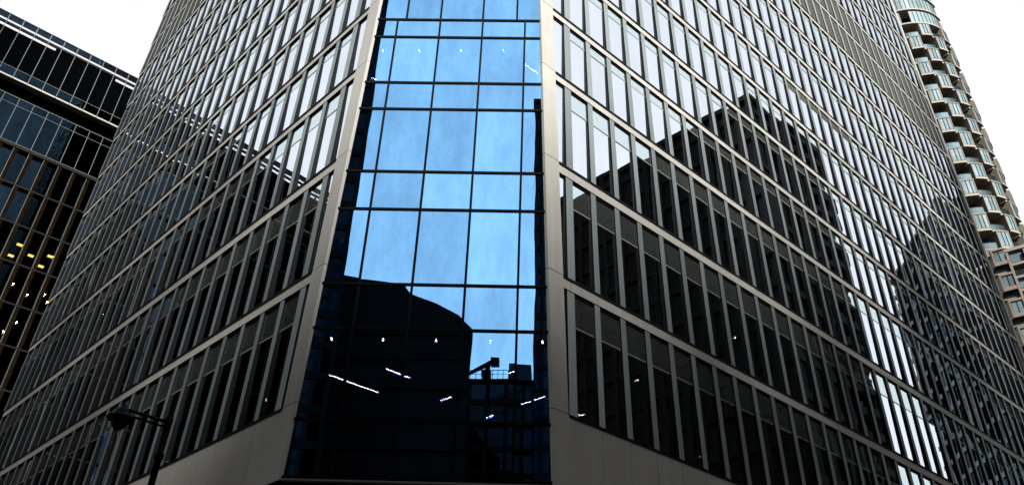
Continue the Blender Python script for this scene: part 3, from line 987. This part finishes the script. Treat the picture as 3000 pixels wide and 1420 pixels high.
put('bracket', MB().tube(tuple(hd * 0.82 + Vector((0, 0, H - 0.06))), tuple(hd * 1.0 + Vector((0, 0, H + 0.1))), 0.045, 0.03).mesh('bracket', 'lamp_black', True), lamp)

# ================================================================== the city behind the viewer: blocks mirrored in the glass, plus added light blockers
def block(name, label, o, ang, w, d, h, fh=4.0, pier=3.0, glassy=True, tone='dark_stone', gl='city_glass'):
    """o: front-left ground corner, ang: direction of the front, d: depth to the left of that direction"""
    t = thing(name, (o[0], o[1], GROUND), label, 'office building', rotz=ang)
    zt = h - GROUND
    put('body', MB().box(0.3, w - 0.3, 0.3, d - 0.3, 0, zt - 0.5).mesh('body', gl if glassy else tone), t)
    m = MB()
    z = 5.0
    while z < zt - 1:
        m.box(0.05, w - 0.05, 0.05, d - 0.05, z, z + 0.9)
        z += fh
    put('storey_bands', m.mesh('storey_bands', tone), t, kind='stuff')
    m = MB()
    x = 0
    while x <= w - 0.5:
        m.box(x, x + 0.6, -0.05, 0.4, 0, zt - 0.3)
        m.box(x, x + 0.6, d - 0.4, d + 0.05, 0, zt - 0.3)
        x += pier
    y = pier
    while y <= d - pier:
        m.box(-0.05, 0.4, y, y + 0.6, 0, zt - 0.3)
        m.box(w - 0.4, w + 0.05, y, y + 0.6, 0, zt - 0.3)
        y += pier
    put('piers', m.mesh('piers', 'dark_stone_band' if tone == 'dark_stone' else tone), t, kind='stuff')
    put('parapet', MB().box(-0.1, w + 0.1, -0.1, d + 0.1, zt - 0.7, zt).mesh('parapet', 'dark_stone'), t)
    return t
# mirrored in the blue corner
block('dark_tower', 'tall dark tower mirrored as the black strip left in the corner glass', (-23.9, -35.0), math.pi - R_(18), 34, 30, 175)
t = thing('curved_roof_block', (-30, -46, GROUND), 'dark block with a roof curving down, mirrored low in the corner glass', 'office building')
prof = [(-0.0, 54.9), (5.2, 53.6), (11.3, 53.0), (12.4, 51.5), (16.2, 49.9), (19.3, 48.3), (20.9, 46.7)]
def prof_mb(pr, y0, y1, zlow):
    m = MB()
    ring = [(pr[0][0], zlow)] + pr + [(pr[-1][0], zlow)]
    n = len(ring)
    m.v = [(x, y1, z - GROUND) for x, z in ring] + [(x - 4.5, y0, z - GROUND) for x, z in ring]
    m.f = [tuple(range(n - 1, -1, -1)), tuple(range(n, 2 * n))] + [(k, (k + 1) % n, n + (k + 1) % n, n + k) for k in range(n)]
    return m
put('body', prof_mb(prof, -24, 0.7, GROUND).mesh('body', 'dark_stone'), t)
put('roof_edge', prof_mb([(x - 0.0, z + 0.35) for x, z in prof], -24, 1.0, 46.0).mesh('roof_edge', 'dark_stone_band'), t)
m = MB()
for z in range(4, 46, 4):
    m.box(0.5, 20.8, 0.7, 1.0, z, z + 1.6)
put('window_bands', m.mesh('window_bands', 'dark_stone'), t, kind='stuff')
low = block('terrace_block', 'low dark block with a rooftop railing, mirrored low right in the corner glass', (30, -75.5), math.pi, 48, 24, 51.6)
put('penthouse', MB().box(32.0, 36.0, 1, 8, 51.6 - GROUND, 54.8 - GROUND).mesh('penthouse', 'city_glass'), low)
m = MB()
for q in range(12):
    m.tube((36 + q * 0.9, 0.2, 51.6 - GROUND), (36 + q * 0.9, 0.2, 53.2 - GROUND), 0.05, n=6)
m.tube((36, 0.2, 53.2 - GROUND), (46, 0.2, 53.2 - GROUND), 0.06, n=6)
m.tube((36, 0.2, 52.5 - GROUND), (46, 0.2, 52.5 - GROUND), 0.04, n=6)
put('roof_railing', m.mesh('roof_railing', 'lamp_black'), low)
cr = thing('roof_crane', (-9.6, -75.0, 51.6), 'small dark rooftop cleaning crane mirrored low right in the corner glass', 'crane')
put('base', MB().box(-0.7, 0.7, -0.9, 0.9, 0, 1.1).mesh('base', 'lamp_black'), cr)
put('jib', MB().tube((-3.4, 0, 0.4), (1.0, 0, 2.9), 0.30, 0.42).mesh('jib', 'lamp_black'), cr)
put('mast', MB().tube((0.0, 0, 0.9), (0.2, 0, 2.4), 0.4).mesh('mast', 'lamp_black'), cr)
put('cabin', MB().box(0.6, 2.0, -0.7, 0.7, 2.1, 3.4).mesh('cabin', 'lamp_black'), cr)
for nm, lab, x1, wd, dp, hh, pr in [  # first is mirrored; the rest are added, with heights set to block sun
        ('slender_tower', 'slender dark tower mirrored at the right edge of the corner glass', 3.0, 4.2, 20, 99, 1.4),
        ('needle_sun_blocker', 'narrow dark unseen tower added behind the viewer to block the sun, second in the row and very tall', 10.0, 6.8, 26, 140, 1.7),
        ('narrow_sun_blocker', 'narrow dark unseen tower added behind the viewer to block the sun, third in the row', 17.5, 7.3, 26, 120, 1.8),
        ('flat_sun_blocker', 'wide dark unseen tower added behind the viewer to block the sun, lowest in the middle of the row', 37.0, 19.3, 28, 101, 2.6),
        ('plain_sun_blocker', 'dark unseen tower added behind the viewer to block the sun, fifth in the row', 49.0, 11.8, 28, 111, 2.3),
        ('stepped_sun_blocker', 'dark unseen tower added behind the viewer to block the sun, sixth in the row', 64.0, 14.8, 28, 124, 2.8),
        ('broad_sun_blocker', 'broadest dark unseen tower added behind the viewer to block the sun, end of the row', 112.0, 47.8, 28, 145, 3.2)]:
    block(nm, lab, (x1, -60.0), math.pi, wd, dp, hh, pier=pr)
# mirrored in the right front
block('long_slab_block', 'long dark block mirrored in the right front with a straight rising roofline', (48.5, 46.0), math.atan2(27.0 - 46.0, 63.6 - 48.5), 56.0, 11, 70, pier=2.2, glassy=False)
def round_tower(name, label, c, r, h):
    t = thing(name, (c[0], c[1], GROUND), label, 'apartment building')
    zt = h - GROUND
    put('body', MB().lathe((0, 0, 0), [(r - 1.0, 0), (r - 1.0, zt)], 28).mesh('body', 'blue_city_glass'), t)
    m = MB()
    z = 4.0
    q = 0
    while z < zt:
        m.lathe((0, 0, z), [(r - 1.1, 0), (r, 0), (r, 1.0), (r - 1.1, 1.0)], 28)
        z += 3.1
    put('balcony_rings', m.mesh('balcony_rings', 'blue_stone'), t, kind='stuff')
    m = MB()
    for k in range(14):
        a = 2 * math.pi * k / 14
        m.tube(((r - 0.6) * math.cos(a), (r - 0.6) * math.sin(a), 0), ((r - 0.6) * math.cos(a), (r - 0.6) * math.sin(a), zt), 0.4, n=6)
    put('columns', m.mesh('columns', 'dark_stone'), t, kind='stuff')
    put('roof_disc', MB().lathe((0, 0, zt), [(r + 0.1, 0), (r + 0.1, 0.8), (0.5, 1.0)], 28).mesh('roof_disc', 'dark_stone'), t)
    return t
round_tower('round_balcony_tower', 'round tower with balcony rings mirrored in the middle of the right front', (81.5, 54.5), 9.0, 86)
block('far_tower', 'dark tower mirrored far right in the right front beyond the bright gap', (112.0, 94.0), 0, 32, 20, 100, tone='blue_stone', gl='blue_city_glass')

# unseen blocks added on both sides to hold back sky and sun
block('left_sky_blocker', 'tall dark unseen tower added left behind the viewer to block sky light', (-52.0, -12.0), math.pi, 40, 30, 160)
block('right_sun_blocker', 'tall dark unseen tower added right of the viewer to block sky and sun', (88.0, -22.0), math.pi, 12, 18, 150)
